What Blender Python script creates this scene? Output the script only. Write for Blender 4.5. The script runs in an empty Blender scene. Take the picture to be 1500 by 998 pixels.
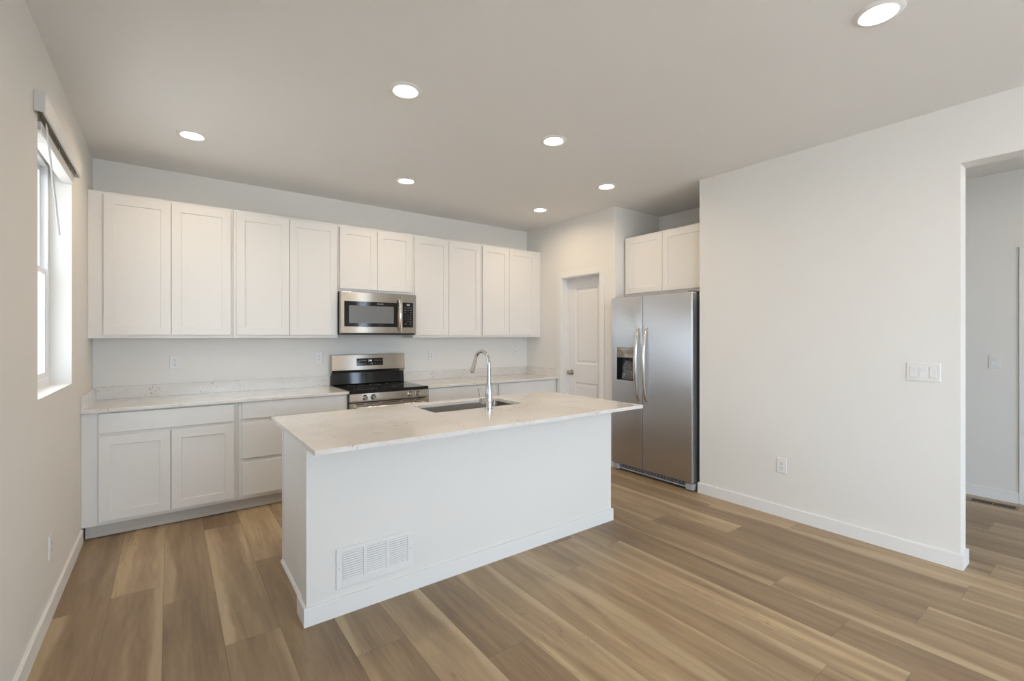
import bpy, bmesh, math, random
from mathutils import Matrix, Vector
random.seed(4)
SC = bpy.context.scene
COL = SC.collection
PI = math.pi

# ------------------------------------------------------------------ camera
cam_d = bpy.data.cameras.new('camera'); cam = bpy.data.objects.new('camera', cam_d); COL.objects.link(cam)
cam.location = (0.4706, -4.7736, 1.3765)
cam.rotation_euler = (PI/2, 0, -0.6374)
cam_d.sensor_width = 36; cam_d.lens = 678.41/1500*36
cam_d.shift_y = -6.75/1500
cam_d.clip_start = 0.05; cam_d.clip_end = 200
SC.camera = cam

# ------------------------------------------------------------------ exposure
SC.view_settings.view_transform = 'Standard'
SC.view_settings.look = 'None'
SC.view_settings.exposure = 0.05
SC.view_settings.gamma = 1.0
SC.view_settings.use_curve_mapping = False

# ------------------------------------------------------------------ world: pale overcast sky
SKY_STRENGTH = 10.2
SKY_COLOR = (0.67, 0.825, 1.0)
w = bpy.data.worlds.new('sky'); SC.world = w; w.use_nodes = True
bg = w.node_tree.nodes['Background']
bg.inputs['Color'].default_value = (*SKY_COLOR, 1); bg.inputs['Strength'].default_value = SKY_STRENGTH
DOWNLIGHT_WATTS = 3.5
DOWNLIGHT_COLOR = (1.0, 0.75, 0.47)
LENS_STRENGTH = 18.0

sun_d = bpy.data.lights.new('sun', 'SUN'); sun_d.energy = 22.0; sun_d.angle = math.radians(1.5); sun_d.color = (1.0, 0.97, 0.92)
sun = bpy.data.objects.new('sun', sun_d); COL.objects.link(sun)
sun.rotation_euler = Vector((-0.18, 0.42, -0.89)).to_track_quat('-Z', 'Y').to_euler()   # sun added for bounce light; travels down and into the rear of the house
def portal(loc, rot, sx, sy):
    d = bpy.data.lights.new('window_portal', 'AREA'); d.shape = 'RECTANGLE'; d.size = sx; d.size_y = sy
    d.cycles.is_portal = True
    o = bpy.data.objects.new('window_portal', d); COL.objects.link(o); o.location = loc; o.rotation_euler = rot

# ------------------------------------------------------------------ room numbers (metres)
H = 2.743
YR = -8.6            # rear wall of the living area behind the camera
XP = 4.246           # pantry wall
XR = 4.217; XRT = 4.349   # right wall faces
XH = 6.07            # hall wall
WIN1 = (-1.859, -0.959, 1.090, 2.402)    # kitchen window (y0,y1,z0,z1)
WIN2 = (-7.7, -5.7, 0.60, 2.35)          # living window in the left wall
RWIN = (0.5, 3.9, 0.55, 2.42)             # wide rear window (x0,x1,z0,z1)
RWIN2 = (4.60, 4.95, 0.25, 2.42)         # narrow rear side window
portal((-0.16, (WIN1[0]+WIN1[1])/2, (WIN1[2]+WIN1[3])/2), (0, -PI/2, 0), 1.31, 0.9)
portal((-0.16, (WIN2[0]+WIN2[1])/2, (WIN2[2]+WIN2[3])/2), (0, -PI/2, 0), 1.75, 2.0)
portal(((RWIN[0]+RWIN[1])/2, YR-0.16, (RWIN[2]+RWIN[3])/2), (PI/2, 0, 0), 3.4, 1.87)
portal(((RWIN2[0]+RWIN2[1])/2, YR-0.16, (RWIN2[2]+RWIN2[3])/2), (PI/2, 0, 0), 0.35, 2.17)

# ================================================================== materials
class NT:
    def __init__(s, name):
        s.m = bpy.data.materials.new(name); s.m.use_nodes = True
        s.t = s.m.node_tree; s.N = s.t.nodes; s.b = s.N['Principled BSDF']
    def n(s, typ, **kw):
        nd = s.N.new(typ)
        for k, v in kw.items(): setattr(nd, k, v)
        return nd
    def l(s, a, b): s.t.links.new(a, b)
    def val(s, sock, v):
        if hasattr(v, 'is_linked') or hasattr(v, 'links'): s.l(v, sock)
        else: sock.default_value = v
    def math(s, op, a, b=None, c=None, clamp=False):
        nd = s.n('ShaderNodeMath', operation=op, use_clamp=clamp)
        s.val(nd.inputs[0], a)
        if b is not None: s.val(nd.inputs[1], b)
        if c is not None: s.val(nd.inputs[2], c)
        return nd.outputs[0]
    def mix(s, f, a, b, blend='MIX'):
        nd = s.n('ShaderNodeMix', data_type='RGBA', blend_type=blend)
        s.val(nd.inputs[0], f); s.val(nd.inputs[6], a); s.val(nd.inputs[7], b)
        return nd.outputs[2]
    def coord(s, which='Object'):
        return s.n('ShaderNodeTexCoord').outputs[which]
    def mapping(s, vec, scale=(1,1,1), loc=(0,0,0)):
        nd = s.n('ShaderNodeMapping'); s.l(vec, nd.inputs[0]); nd.inputs['Scale'].default_value = scale; nd.inputs['Location'].default_value = loc
        return nd.outputs[0]
    def noise(s, vec, scale, detail=2, rough=0.5, dist=0.0):
        nd = s.n('ShaderNodeTexNoise'); s.l(vec, nd.inputs['Vector']); nd.inputs['Scale'].default_value = scale
        nd.inputs['Detail'].default_value = detail; nd.inputs['Roughness'].default_value = rough; nd.inputs['Distortion'].default_value = dist
        return nd.outputs['Fac']
    def smooth(s, v, a, b):
        nd = s.n('ShaderNodeMapRange', interpolation_type='SMOOTHSTEP'); s.val(nd.inputs[0], v)
        nd.inputs[1].default_value = a; nd.inputs[2].default_value = b
        return nd.outputs[0]
    def bump(s, h, strength, dist=0.001):
        nd = s.n('ShaderNodeBump'); nd.inputs['Strength'].default_value = strength; nd.inputs['Distance'].default_value = dist
        s.l(h, nd.inputs['Height']); s.l(nd.outputs[0], s.b.inputs['Normal'])

def C4(c): return (c[0], c[1], c[2], 1)
def paint(name, col, rough=0.55, bump=0.15, scale=160, spec=0.4):
    t = NT(name); t.b.inputs['Roughness'].default_value = rough
    t.b.inputs['Specular IOR Level'].default_value = spec
    co = t.coord()
    f = t.noise(co, 1.3, 2)
    t.l(t.mix(f, C4([c*0.985 for c in col]), C4([min(1, c*1.015) for c in col])), t.b.inputs['Base Color'])
    if bump: t.bump(t.noise(co, scale, 3), bump, 0.0008)
    return t.m
def plain(name, col, rough=0.4, metal=0.0, spec=0.5, emit=None, es=0):
    t = NT(name); b = t.b
    f = t.noise(t.coord(), 25, 2)
    t.l(t.mix(f, C4([c*0.97 for c in col]), C4([min(1, c*1.03) for c in col])), b.inputs['Base Color'])
    b.inputs['Roughness'].default_value = rough; b.inputs['Metallic'].default_value = metal
    b.inputs['Specular IOR Level'].default_value = spec
    if emit: b.inputs['Emission Color'].default_value = C4(emit); b.inputs['Emission Strength'].default_value = es
    return t.m
def brushed(name, col, rough, stretch=(1, 1, 60), aniso=0.6, rv=0.05, axis='Z'):
    t = NT(name); b = t.b
    co = t.coord()
    f = t.noise(t.mapping(co, stretch), 14, 4, 0.6)
    t.l(t.mix(f, C4([c*0.93 for c in col]), C4([min(1, c*1.06) for c in col])), b.inputs['Base Color'])
    b.inputs['Metallic'].default_value = 1.0
    b.inputs['Anisotropic'].default_value = aniso
    t.l(t.math('MULTIPLY_ADD', f, rv, rough), b.inputs['Roughness'])
    tg = t.n('ShaderNodeTangent', direction_type='RADIAL', axis=axis); t.l(tg.outputs[0], b.inputs['Tangent'])
    return t.m

M_WALL = paint('wall_paint', (0.80, 0.78, 0.74), 0.8, 0.18, 160, 0.2)
M_CEIL = paint('ceiling_paint', (0.84, 0.835, 0.825), 0.75, 0.22, 120, 0.25)
M_TRIM = paint('trim_paint', (0.82, 0.81, 0.79), 0.45, 0.0, 160, 0.3)
M_CAB = paint('cabinet_paint', (0.80, 0.78, 0.75), 0.5, 0.0, 160, 0.25)
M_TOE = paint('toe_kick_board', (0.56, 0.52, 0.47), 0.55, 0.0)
M_DOORP = paint('door_paint', (0.82, 0.81, 0.80), 0.4, 0.0)
M_PLATE = plain('white_plastic', (0.80, 0.79, 0.77), 0.35)
M_SLOT = plain('dark_slot', (0.03, 0.03, 0.03), 0.6)
M_GRILLE = plain('white_enamel', (0.81, 0.80, 0.785), 0.4)
M_VINYL = plain('white_vinyl', (0.85, 0.86, 0.87), 0.3)
M_BLIND = plain('blind_slat', (0.80, 0.80, 0.79), 0.4)
M_STEEL = brushed('stainless_steel', (0.52, 0.48, 0.43), 0.21, (1, 1, 40), 1.0, 0.02, 'X')
M_FRIDGE = brushed('fridge_stainless', (0.61, 0.61, 0.62), 0.38, (60, 60, 1), 0.95, 0.03, 'Z')
M_EDGE = plain('steel_edge', (0.72, 0.72, 0.72), 0.32, 1.0)
M_HANDLE = plain('polished_handle', (0.70, 0.67, 0.63), 0.16, 1.0)
M_CHROME = plain('chrome', (0.60, 0.60, 0.61), 0.05, 1.0)
M_SINK = brushed('sink_steel', (0.27, 0.245, 0.21), 0.26, (60, 1, 1), 0.3)
M_BLACK = plain('black_glass', (0.008, 0.008, 0.009), 0.06)
M_BLACKM = plain('black_plastic', (0.02, 0.02, 0.022), 0.35)
M_FSIDE = plain('fridge_side_grey', (0.16, 0.155, 0.165), 0.4, 0.3)
M_GREYPL = plain('grey_plastic', (0.42, 0.42, 0.45), 0.4)
M_MESH = plain('microwave_screen', (0.16, 0.155, 0.15), 0.25, 0.0)
M_MARK = plain('printed_marks', (0.70, 0.70, 0.70), 0.5)
M_DIGIT = plain('lit_digits', (0.8, 0.85, 0.85), 0.5, 0, 0.5, (0.85, 0.95, 1.0), 1.2)
M_DARKMARK = plain('dark_print', (0.10, 0.09, 0.085), 0.5)
M_NICKEL = plain('satin_nickel', (0.42, 0.37, 0.32), 0.25, 1.0)
M_REG = plain('brown_register', (0.23, 0.17, 0.115), 0.4)
M_LENS = plain('lamp_lens', (0.9, 0.9, 0.88), 0.4, 0, 0.5, (1.0, 0.93, 0.82), LENS_STRENGTH)
M_GROUND = paint('pale_concrete', (0.44, 0.43, 0.42), 0.9, 0.2)

def glass(name, tint=(1, 1, 1), ior=1.45):
    m = bpy.data.materials.new(name); m.use_nodes = True; t = m.node_tree; N = t.nodes; N.clear()
    o = N.new('ShaderNodeOutputMaterial'); mx = N.new('ShaderNodeMixShader'); tr = N.new('ShaderNodeBsdfTransparent'); gl = N.new('ShaderNodeBsdfGlossy')
    fr = N.new('ShaderNodeFresnel'); ge = N.new('ShaderNodeNewGeometry'); mi = N.new('ShaderNodeMix'); mi.data_type = 'FLOAT'
    mi.inputs[2].default_value = ior; mi.inputs[3].default_value = 1/ior      # same reflectance on both faces of the thin pane
    t.links.new(ge.outputs['Backfacing'], mi.inputs[0]); t.links.new(mi.outputs[0], fr.inputs[0])
    tr.inputs[0].default_value = C4(tint); gl.inputs['Roughness'].default_value = 0.02
    t.links.new(fr.outputs[0], mx.inputs[0]); t.links.new(tr.outputs[0], mx.inputs[1]); t.links.new(gl.outputs[0], mx.inputs[2]); t.links.new(mx.outputs[0], o.inputs[0])
    return m
M_GLASS = glass('window_glass')
M_GLASS1 = glass('dimming_window_glass', (0.76, 0.74, 0.71))  # tint added to dim and warm daylight through the kitchen window
M_BAG = glass('clear_plastic_film', (0.93, 0.94, 0.96), 1.9)
_t = M_BAG.node_tree; _df = _t.nodes.new('ShaderNodeBsdfDiffuse'); _df.inputs[0].default_value = (0.8, 0.82, 0.86, 1)
_m2 = _t.nodes.new('ShaderNodeMixShader'); _m2.inputs[0].default_value = 0.16
_o = next(n for n in _t.nodes if n.type == 'OUTPUT_MATERIAL'); _t.links.new(_o.inputs[0].links[0].from_socket, _m2.inputs[1])
_t.links.new(_df.outputs[0], _m2.inputs[2]); _t.links.new(_m2.outputs[0], _o.inputs[0])

def quartz():
    t = NT('white_quartz'); co = t.coord(); b = t.b
    big = t.noise(co, 2.2, 4, 0.6, 1.2)
    veinn = t.noise(co, 3.6, 5, 0.62, 0.9)
    d = t.math('ABSOLUTE', t.math('SUBTRACT', veinn, 0.5))
    vein = t.math('SUBTRACT', 1.0, t.smooth(d, 0.0, 0.012))
    vein = t.math('MULTIPLY', vein, t.smooth(t.noise(co, 4.5, 2), 0.50, 0.66))
    speck = t.smooth(t.noise(co, 62, 2, 0.6), 0.60, 0.66)
    clump = t.smooth(t.noise(co, 8, 3), 0.50, 0.60)
    speck = t.math('MULTIPLY', speck, clump)
    base = t.mix(t.smooth(big, 0.3, 0.7), (0.725, 0.68, 0.625, 1), (0.785, 0.755, 0.715, 1))
    fine = t.noise(co, 260, 2)
    base = t.mix(t.math('MULTIPLY', t.smooth(fine, 0.5, 0.7), 0.15), base, (0.66, 0.62, 0.57, 1))
    base = t.mix(t.math('MULTIPLY', vein, 0.38), base, (0.52, 0.45, 0.37, 1))
    base = t.mix(t.math('MULTIPLY', speck, 0.75), base, (0.40, 0.34, 0.28, 1))
    t.l(base, b.inputs['Base Color']); b.inputs['Roughness'].default_value = 0.13
    b.inputs['Specular IOR Level'].default_value = 0.42
    return t.m
M_QUARTZ = quartz()

def planks():
    t = NT('vinyl_plank_floor'); b = t.b; co = t.coord()
    sp = t.n('ShaderNodeSeparateXYZ'); t.l(co, sp.inputs[0]); X, Y = sp.outputs[0], sp.outputs[1]
    W, L = 0.2235, 1.52
    u = t.math('DIVIDE', X, W); col = t.math('FLOOR', u); fu = t.math('SUBTRACT', u, col)
    wn = t.n('ShaderNodeTexWhiteNoise', noise_dimensions='1D'); t.l(col, wn.inputs['W'])
    v = t.math('ADD', t.math('DIVIDE', Y, L), t.math('MULTIPLY', wn.outputs[0], 7.0)); row = t.math('FLOOR', v); fv = t.math('SUBTRACT', v, row)
    cx = t.n('ShaderNodeCombineXYZ'); t.l(col, cx.inputs[0]); t.l(row, cx.inputs[1])
    w2 = t.n('ShaderNodeTexWhiteNoise', noise_dimensions='2D'); t.l(cx.outputs[0], w2.inputs['Vector'])
    R = w2.outputs[0]
    sc = t.n('ShaderNodeSeparateColor'); t.l(w2.outputs[1], sc.inputs[0]); R2, R3 = sc.outputs[0], sc.outputs[1]
    # coordinates private to each plank
    px = t.math('MULTIPLY_ADD', R2, 37.0, X); py = t.math('MULTIPLY_ADD', R3, 53.0, Y)
    def vec(sx, sy):
        c = t.n('ShaderNodeCombineXYZ'); t.l(t.math('MULTIPLY', px, sx), c.inputs[0]); t.l(t.math('MULTIPLY', py, sy), c.inputs[1]); return c.outputs[0]
    streak = t.noise(vec(9, 0.75), 1.0, 3, 0.55, 0.6)
    fig = t.noise(vec(26, 2.2), 1.0, 4, 0.6, 1.6)
    grain = t.noise(vec(190, 5), 1.0, 3, 0.6)
    tone = t.math('ADD', t.math('MULTIPLY', t.math('SUBTRACT', streak, 0.5), 1.7), t.math('ADD', 0.42, t.math('MULTIPLY', t.math('SUBTRACT', R, 0.5), 0.55)))
    tone = t.math('ADD', tone, t.math('MULTIPLY', t.math('SUBTRACT', fig, 0.5), 0.7))
    tone = t.math('ADD', tone, t.math('MULTIPLY', t.math('SUBTRACT', grain, 0.5), 0.30), clamp=True)
    cr = t.n('ShaderNodeValToRGB'); t.l(tone, cr.inputs[0]); e = cr.color_ramp.elements
    e[0].position = 0.0; e[0].color = (0.205, 0.134, 0.075, 1)
    e[1].position = 1.0; e[1].color = (0.53, 0.395, 0.225, 1)
    for p, c in ((0.35, (0.285, 0.195, 0.109, 1)), (0.62, (0.355, 0.25, 0.144, 1)), (0.85, (0.43, 0.31, 0.18, 1))):
        q = e.new(p); q.color = c
    # light sapwood edge on some planks
    side = t.math('ABSOLUTE', t.math('SUBTRACT', fu, t.math('ROUND', R3)))
    wob = t.math('MULTIPLY', t.math('SUBTRACT', t.noise(vec(3, 1.1), 1.0, 3, 0.5, 0.5), 0.35), 0.75)
    sap = t.math('SUBTRACT', 1.0, t.smooth(t.math('SUBTRACT', side, wob), -0.03, 0.10))
    sap = t.math('MULTIPLY', sap, t.smooth(R2, 0.35, 0.55))
    colr = t.mix(t.math('MULTIPLY', sap, 0.50), cr.outputs[0], (0.56, 0.435, 0.27, 1))
    # dark mineral lines and knots
    ml = t.math('ABSOLUTE', t.math('SUBTRACT', t.noise(vec(14, 1.3), 1.0, 2, 0.5, 1.4), 0.5))
    ml = t.math('MULTIPLY', t.math('SUBTRACT', 1.0, t.smooth(ml, 0.0, 0.012)), t.smooth(t.noise(vec(3, 0.9), 1.0, 1), 0.52, 0.66))
    colr = t.mix(t.math('MULTIPLY', ml, 0.45), colr, (0.10, 0.07, 0.048, 1))
    kn = t.n('ShaderNodeTexVoronoi'); t.l(vec(7, 2.2), kn.inputs['Vector']); kn.inputs['Scale'].default_value = 1.0
    kk = t.math('SUBTRACT', 1.0, t.smooth(kn.outputs['Distance'], 0.02, 0.075))
    colr = t.mix(t.math('MULTIPLY', kk, 0.35), colr, (0.11, 0.08, 0.055, 1))
    # joints between planks
    ex = t.math('MULTIPLY', t.math('MINIMUM', fu, t.math('SUBTRACT', 1.0, fu)), W)
    ey = t.math('MULTIPLY', t.math('MINIMUM', fv, t.math('SUBTRACT', 1.0, fv)), L)
    ed = t.math('MINIMUM', ex, ey)
    seam = t.math('SUBTRACT', 1.0, t.smooth(ed, 0.0004, 0.0020))
    colr = t.mix(t.math('MULTIPLY', seam, 0.55), colr, (0.10, 0.075, 0.05, 1))
    t.l(colr, b.inputs['Base Color'])
    t.l(t.math('MULTIPLY_ADD', grain, 0.12, 0.29), b.inputs['Roughness'])
    b.inputs['Specular IOR Level'].default_value = 0.42
    hgt = t.math('SUBTRACT', t.math('MULTIPLY', grain, 0.25), seam)
    t.bump(hgt, 0.35, 0.0006)
    return t.m
M_FLOOR = planks()

# ================================================================== mesh helpers
def FR(o, u, out):      # frame: local x = along, local y = outward, local z = up
    u = Vector(u); out = Vector(out); z = Vector((0, 0, 1)); o = Vector(o)
    return Matrix(((u.x, out.x, z.x, o.x), (u.y, out.y, z.y, o.y), (u.z, out.z, z.z, o.z), (0, 0, 0, 1)))
I4 = Matrix.Identity(4)
class MB:
    def __init__(s, M=I4): s.bm = bmesh.new(); s.M = M
    def _merge(s, b2):
        bmesh.ops.recalc_face_normals(b2, faces=b2.faces[:])
        bmesh.ops.transform(b2, matrix=s.M, verts=b2.verts[:])
        me = bpy.data.meshes.new('tmp'); b2.to_mesh(me); b2.free(); s.bm.from_mesh(me); bpy.data.meshes.remove(me)
    def box(s, x0, x1, y0, y1, z0, z1, bev=0.0, seg=1):
        b = bmesh.new(); bmesh.ops.create_cube(b, size=1)
        for v in b.verts: v.co = Vector(((x0+x1)/2+v.co.x*(x1-x0), (y0+y1)/2+v.co.y*(y1-y0), (z0+z1)/2+v.co.z*(z1-z0)))
        if bev: bmesh.ops.bevel(b, geom=b.edges[:], offset=bev, segments=seg, affect='EDGES', profile=0.5)
        s._merge(b); return s
    def panel(s, x0, x1, y0, y1, z0, z1, steps, bev=0.0):
        """box whose outward (max y) face is inset in steps [(thickness, depth), ...]"""
        b = bmesh.new(); bmesh.ops.create_cube(b, size=1)
        for v in b.verts: v.co = Vector(((x0+x1)/2+v.co.x*(x1-x0), (y0+y1)/2+v.co.y*(y1-y0), (z0+z1)/2+v.co.z*(z1-z0)))
        if bev:
            bmesh.ops.bevel(b, geom=b.edges[:], offset=bev, segments=1, affect='EDGES')
        b.normal_update()
        f = max((f for f in b.faces if f.normal.y > 0.9), key=lambda f: f.calc_area())
        for th, dp in steps:
            bmesh.ops.inset_region(b, faces=[f], thickness=th, depth=dp, use_even_offset=True)
        s._merge(b); return s
    def cyl(s, p0, p1, r0, r1=None, seg=24, bev=0.0):
        r1 = r0 if r1 is None else r1
        p0 = Vector(p0); p1 = Vector(p1); d = p1-p0
        b = bmesh.new(); bmesh.ops.create_cone(b, cap_ends=True, segments=seg, radius1=r0, radius2=r1, depth=d.length)
        if bev:
            ee = [e for e in b.edges if len(e.link_faces) == 2 and any(len(f.verts) > 4 for f in e.link_faces)]
            bmesh.ops.bevel(b, geom=ee, offset=bev, segments=2, affect='EDGES')
        bmesh.ops.transform(b, matrix=Matrix.Translation((p0+p1)/2) @ d.to_track_quat('Z', 'Y').to_matrix().to_4x4(), verts=b.verts[:])
        s._merge(b); return s
    def lathe(s, prof, center=(0, 0, 0), axis='Z', seg=40):
        b = bmesh.new(); rings = []
        for r, h in prof:
            if r < 1e-6:
                rings.append([b.verts.new((0, 0, h))])
            else:
                rings.append([b.verts.new((r*math.cos(2*PI*i/seg), r*math.sin(2*PI*i/seg), h)) for i in range(seg)])
        for a, c in zip(rings, rings[1:]):
            for i in range(seg):
                j = (i+1) % seg
                if len(a) == 1 and len(c) == 1: continue
                if len(a) == 1: b.faces.new((a[0], c[i], c[j]))
                elif len(c) == 1: b.faces.new((a[i], c[0], a[j]))
                else: b.faces.new((a[i], c[i], c[j], a[j]))
        R = {'Z': I4, 'Y': Matrix.Rotation(-PI/2, 4, 'X'), 'X': Matrix.Rotation(PI/2, 4, 'Y'), '-X': Matrix.Rotation(-PI/2, 4, 'Y')}[axis]
        bmesh.ops.transform(b, matrix=Matrix.Translation(center) @ R, verts=b.verts[:])
        s._merge(b); return s
    def sweep(s, pts, ra, rb=None, ref=(1, 0, 0), seg=16):
        """tube through pts; ra along ref, rb across; radii may be lists"""
        n = len(pts); P = [Vector(p) for p in pts]; ref = Vector(ref)
        ra = ra if isinstance(ra, (list, tuple)) else [ra]*n
        rb = ra if rb is None else (rb if isinstance(rb, (list, tuple)) else [rb]*n)
        b = bmesh.new(); rings = []
        for i in range(n):
            t = (P[min(i+1, n-1)]-P[max(i-1, 0)]).normalized()
            a = (ref - t*ref.dot(t)).normalized(); c = t.cross(a)
            rings.append([b.verts.new(P[i]+a*ra[i]*math.cos(2*PI*k/seg)+c*rb[i]*math.sin(2*PI*k/seg)) for k in range(seg)])
        for q, r in zip(rings, rings[1:]):
            for k in range(seg): b.faces.new((q[k], q[(k+1) % seg], r[(k+1) % seg], r[k]))
        b.faces.new(rings[0]); b.faces.new(rings[-1])
        s._merge(b); return s
    def prism(s, poly, axis, a, c):
        """poly of 2D points extruded along axis from a to c"""
        b = bmesh.new()
        def P(p, h): return {'X': (h, p[0], p[1]), 'Y': (p[0], h, p[1]), 'Z': (p[0], p[1], h)}[axis]
        v0 = [b.verts.new(P(p, a)) for p in poly]; v1 = [b.verts.new(P(p, c)) for p in poly]
        b.faces.new(v0); b.faces.new(v1)
        for i in range(len(poly)):
            j = (i+1) % len(poly); b.faces.new((v0[i], v0[j], v1[j], v1[i]))
        s._merge(b); return s
    def text(s, txt, size, x, y, z, sx=1.0):
        """flat raised lettering on the outward face, centred on x,z"""
        cu = bpy.data.curves.new('t', 'FONT'); cu.body = txt; cu.size = size; cu.extrude = 0.0003
        cu.align_x = 'CENTER'; cu.align_y = 'CENTER'
        o = bpy.data.objects.new('t', cu); me = bpy.data.meshes.new_from_object(o)
        b = bmesh.new(); b.from_mesh(me); bpy.data.meshes.remove(me); bpy.data.objects.remove(o); bpy.data.curves.remove(cu)
        bmesh.ops.transform(b, matrix=Matrix(((sx, 0, 0, x), (0, 0, 1, y), (0, 1, 0, z), (0, 0, 0, 1))), verts=b.verts[:])
        s._merge(b); return s
ORG = {}
def build(name, mb, mat, parent=None, smooth=None, kind=None, label=None):
    me = bpy.data.meshes.new(name); bm = mb.bm
    org = ORG[parent.name] if parent else Vector((0, 0, 0))
    bmesh.ops.translate(bm, vec=-org, verts=bm.verts[:])
    bm.to_mesh(me); bm.free()
    me.materials.append(mat)
    o = bpy.data.objects.new(name, me); COL.objects.link(o)
    if parent: o.parent = parent
    ORG[o.name] = org
    if smooth is not None:
        for p in me.polygons: p.use_smooth = True
        me.set_sharp_from_angle(angle=math.radians(smooth))
    if kind: o['kind'] = kind
    if label: o['label'] = label
    return o
def thing(name, loc, label, cat, group=None):
    o = bpy.data.objects.new(name, None); COL.objects.link(o); o.location = loc; o.empty_display_size = 0.05
    ORG[o.name] = Vector(loc); o['label'] = label; o['category'] = cat
    if group: o['group'] = group
    return o
def solo(name, mb, mat, loc, label, cat, group=None, smooth=None):
    me = bpy.data.meshes.new(name); bm = mb.bm; bmesh.ops.translate(bm, vec=-Vector(loc), verts=bm.verts[:]); bm.to_mesh(me); bm.free()
    me.materials.append(mat); o = bpy.data.objects.new(name, me); COL.objects.link(o); o.location = loc
    ORG[o.name] = Vector(loc); o['label'] = label; o['category'] = cat
    if group: o['group'] = group
    if smooth is not None:
        for p in me.polygons: p.use_smooth = True
        me.set_sharp_from_angle(angle=math.radians(smooth))
    return o
def struct(name, mb, mat, parent=None): return build(name, mb, mat, parent, kind='structure')
def sbox(name, mat, *b, parent=None): return struct(name, MB().box(*b), mat, parent)

def wall_with_holes(axis, a0, a1, t0, t1, z0, z1, holes):
    """wall slab along axis 'X' or 'Y' from a0..a1, thickness t0..t1, rectangular holes (p0,p1,q0,q1)"""
    mb = MB(); xs = sorted({a0, a1, *[h[0] for h in holes], *[h[1] for h in holes]})
    for p, q in zip(xs, xs[1:]):
        zz = z0
        for h in sorted([h for h in holes if h[0] <= p and h[1] >= q], key=lambda h: h[2]):
            if h[2] > zz+1e-6: _wb(mb, axis, p, q, t0, t1, zz, h[2])
            zz = h[3]
        if zz < z1-1e-6: _wb(mb, axis, p, q, t0, t1, zz, z1)
    return mb
def _wb(mb, axis, p, q, t0, t1, za, zb):
    if axis == 'X': mb.box(p, q, t0, t1, za, zb)
    else: mb.box(t0, t1, p, q, za, zb)

# ================================================================== room shell
sbox('floor', M_FLOOR, -0.16, 6.2, YR-0.16, 0.12, -0.08, 0.0)
sbox('ceiling', M_CEIL, -0.16, 6.2, YR-0.16, 0.12, H, H+0.12)
struct('wall_left', wall_with_holes('Y', YR-0.16, 0.12, -0.16, 0.0, 0.0, H, [WIN1, WIN2]), M_WALL)
sbox('wall_back', M_WALL, 0.0, 6.2, 0.0, 0.12, 0.0, H)
PD = (-1.286, -0.673, 0.0, 2.064)      # pantry door opening
struct('wall_pantry', wall_with_holes('Y', -1.500, 0.0, XP, XP+0.114, 0.0, H, [PD]), M_WALL)
sbox('wall_alcove_side', M_WALL, XP+0.114, 5.0, -1.500, -1.386, 0.0, H)
sbox('wall_alcove_back', M_WALL, 5.0, 5.114, -2.484, -1.386, 0.0, H)
sbox('wall_alcove_right', M_WALL, XR, XH, -2.600, -2.484, 0.0, H)
OP = (-5.75, -4.154, 0.0, 2.394)
struct('wall_right', wall_with_holes('Y', -6.0, -2.600, XR, XRT, 0.0, H, [OP]), M_WALL)
sbox('wall_hall', M_WALL, XH, XH+0.13, YR-0.16, -2.484, 0.0, H)
struct('wall_rear', wall_with_holes('X', 0.0, XH, YR-0.16, YR, 0.0, H, [RWIN, RWIN2]), M_WALL)
sbox('wall_pantry_inner', M_WALL, 5.114, 5.228, -1.386, 0.0, 0.0, H)

# baseboards: flat 8.8 cm board, eased top edge
BH = 0.088; BT = 0.0135
def bboard(name, p, q, face, mat=M_TRIM):
    """p,q along the wall, face=(axis, coordinate, outward sign)"""
    ax, c, sg = face
    prof = [(0, 0), (BT*sg, 0), (BT*sg, BH-0.003), ((BT-0.003)*sg, BH), (0, BH)]
    mb = MB()
    if ax == 'X': mb.prism([(c+a, b) for a, b in prof], 'Y', p, q)
    else: mb.prism([(c+a, b) for a, b in prof], 'X', p, q)
    return mb
struct('baseboard_left', bboard('', YR, -0.603, ('X', 0.0, 1)), M_TRIM)
mb = bboard('', -4.154-BT, -2.484, ('X', XR, -1))
mb.box(XR+0.0005, XRT+BT, -4.154-BT, -4.154, 0, BH)
mb.box(XRT, XRT+BT, -4.154, -2.600, 0, BH)
mb.box(XR-BT+0.001, XR+0.06, -2.484, -2.484+0.012, 0, BH)
struct('baseboard_right', mb, M_TRIM)
mb = bboard('', -4.197, -2.600, ('X', XH, -1)); struct('baseboard_hall', mb, M_TRIM)
mb = bboard('', YR, -5.15, ('X', XH, -1)); struct('baseboard_living', mb, M_TRIM)
mb = MB(); mb.box(BT, XH-BT, YR, YR+BT, 0, BH); struct('baseboard_rear', mb, M_TRIM)
mb = bboard('', -0.610, -0.560, ('X', XP, -1)); mb.box(XP-BT, XP, -1.500, -1.358, 0, BH); struct('baseboard_pantry', mb, M_TRIM)

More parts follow.
